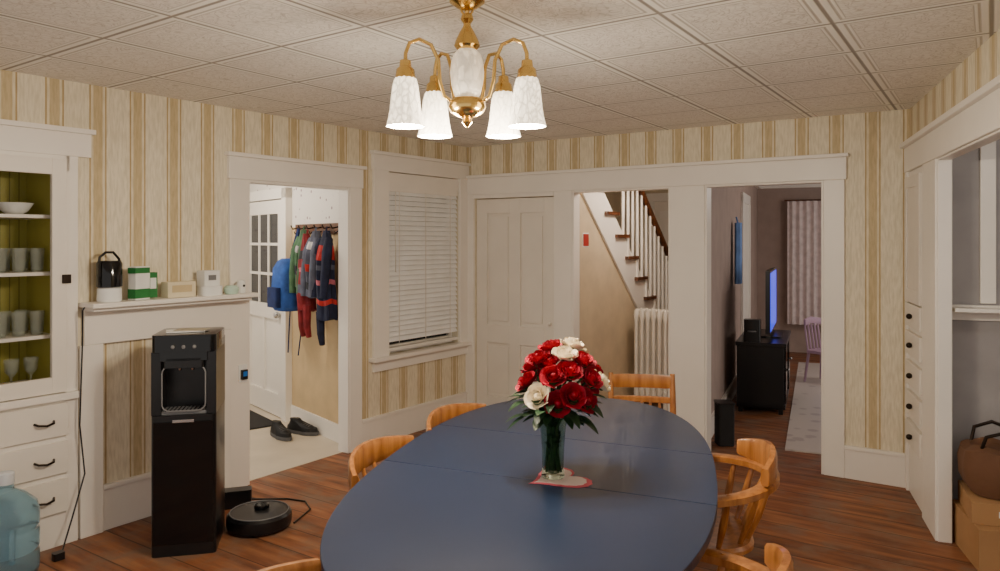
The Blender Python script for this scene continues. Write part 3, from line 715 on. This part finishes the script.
# ------------------------------------------------------------ shelf objects
b=B(); x=-3.17; b.lathe([(.055,0),(.06,.008),(.058,.07),(.05,.075),(.001,.076)],(x,-.09,1.226),PAPER,28); b.lathe([(.045,.072),(.062,.08),(.062,.2),(.055,.215),(.001,.218)],(x,-.09,1.226),BLKG,28)
b.tube([(x-.055,-.09,1.42),(x-.05,-.09,1.46),(x-.02,-.09,1.485),(x+.02,-.09,1.485),(x+.05,-.09,1.45),(x+.055,-.09,1.42)],.007,BLK,8)
b.done('coffee_grinder',FL)
GRN=pm('green_carton',(40,120,60),.5)
R3=Matrix.Rotation(.3,4,'Z')
b=B(); b.cbox((-3.01,-.09,1.316),(.10,.05,.18),PAPER,R3); b.cbox((-3.013,-.093,1.385),(.1015,.052,.03),GRN,R3); b.cbox((-3.013,-.093,1.26),(.1015,.052,.05),GRN,R3); b.done('green_white_box',FL)
b=B(); b.cbox((-2.92,-.05,1.3),(.05,.04,.14),GRN); b.cbox((-2.92,-.0711,1.31),(.035,.002,.06),PAPER); b.done('green_carton_box',FL)
b=B(); b.cbox((-2.78,-.09,1.27),(.17,.07,.088),pm('cream_box',(224,212,180),.6)); b.cbox((-2.78,-.126,1.275),(.12,.002,.04),pm('box_label',(200,180,140),.6)); b.done('tea_box',FL,.002)
b=B(); b.rbox((-2.59,-.1,1.253),(.13,.10,.055),.03,PAPER); b.done('white_gadget_base',FL)
b=B(); b.cbox((-2.60,-.1,1.326),(.10,.08,.09),PAPER); b.cbox((-2.6,-.141,1.33),(.05,.002,.03),GREY); b.done('small_white_box',FL,.003)
b=B(); b.lathe([(.035,0),(.045,.02),(.045,.035),(.03,.05),(.001,.053)],(-2.46,-.12,1.226),pm('pale_green',(196,222,204),.5),24); b.done('small_lidded_jar',FL)
b=B(); b.lathe([(.025,0),(.03,.05),(.022,.075),(.001,.08)],(-2.37,-.09,1.226),PAPER,20); b.ball((-2.37,-.118,1.27),.008,BLK); b.done('security_camera',FL)
b=B(); b.box(-2.345,-2.285,-.034,-.0255,.66,.77,PAPER); b.box(-2.335,-2.295,-.055,-.034,.68,.74,BLK); b.box(-2.33,-2.30,-.057,-.055,.70,.73,pm('blue_plug',(30,110,200),.4)); b.done('wall_outlet',FL,.003)
# ------------------------------------------------------------ pantry contents
def carton(name,c,s,ang):
    b=B(); b.box(-s[0]/2,s[0]/2,-s[1]/2,s[1]/2,0,s[2],CARD); b.box(-s[0]/2,s[0]/2,-.025,.025,s[2],s[2]+.001,pm('tape',(190,165,120),.3)); b.box(s[0]/2,s[0]/2+.001,-.06,.06,s[2]*.4,s[2]*.7,PAPER)
    b.done(name,FR@Matrix.Translation(c)@Matrix.Rotation(ang,4,'Z'),.004)
carton('cardboard_box',(.99,.26,0),(.42,.38,.2),.06)
carton('cardboard_box',(.97,.25,.202),(.36,.34,.10),-.06)
b=B()
rings=[]
for j,(z,k) in enumerate(((0,.85),(.05,1),(.14,1.02),(.2,.95),(.22,.7),(.2,.5))):
    rings.append([(.17*k*math.cos(a)*(1+.06*math.sin(4*a+j)),.17*k*math.sin(a)*(1+.07*math.sin(5*a)),z+.012*math.sin(3*a+j)) for a in [2*PI*i/32 for i in range(32)]])
b.loft(rings,BAG)
for sx in (-.09,.09): b.tube([(sx,-.1,.2),(sx*1.2,-.08,.28),(sx*1.3,0,.31),(sx*1.2,.08,.28),(sx,.1,.2)],.009,LATCH,8)
b.done('handbag',FR@Matrix.Translation((.95,.23,.318)))
# ------------------------------------------------------------ lights
def pl(n,loc,e,col,r=.04):
    l=bpy.data.lights.new(n,'POINT'); l.energy=e; l.color=col; l.shadow_soft_size=r
    o=bpy.data.objects.new(n,l); o.location=loc; bpy.context.scene.collection.objects.link(o)
for i,p in enumerate(lp): pl('chandelier_bulb_light',p,25,(1,.86,.67),.045)
pl('mudroom_light',(-2.6,5.7,2.15),44,(1,.9,.76),.1)
pl('hall_light',P(FB,1.7,.7)+(2.2,),26,(1,.88,.74),.1)
pl('living_light',(4.4,7.2,2.15),24,(1,.9,.82),.1)
pl('pantry_light',P(FR,1.9,.6)+(2.1,),7,(1,.92,.84),.08)
w=bpy.data.worlds.new('World'); bpy.context.scene.world=w; w.use_nodes=True
bg=w.node_tree.nodes['Background']; bg.inputs[0].default_value=(1.0,.93,.85,1); bg.inputs[1].default_value=.9
# ------------------------------------------------------------ camera
cam=bpy.data.cameras.new('Camera'); co=bpy.data.objects.new('Camera',cam); bpy.context.scene.collection.objects.link(co)
co.location=(0,0,1.55); co.rotation_euler=(PI/2,0,0); cam.sensor_width=36; cam.lens=26.46; cam.shift_y=-.0455; cam.clip_start=.05
bpy.context.scene.camera=co
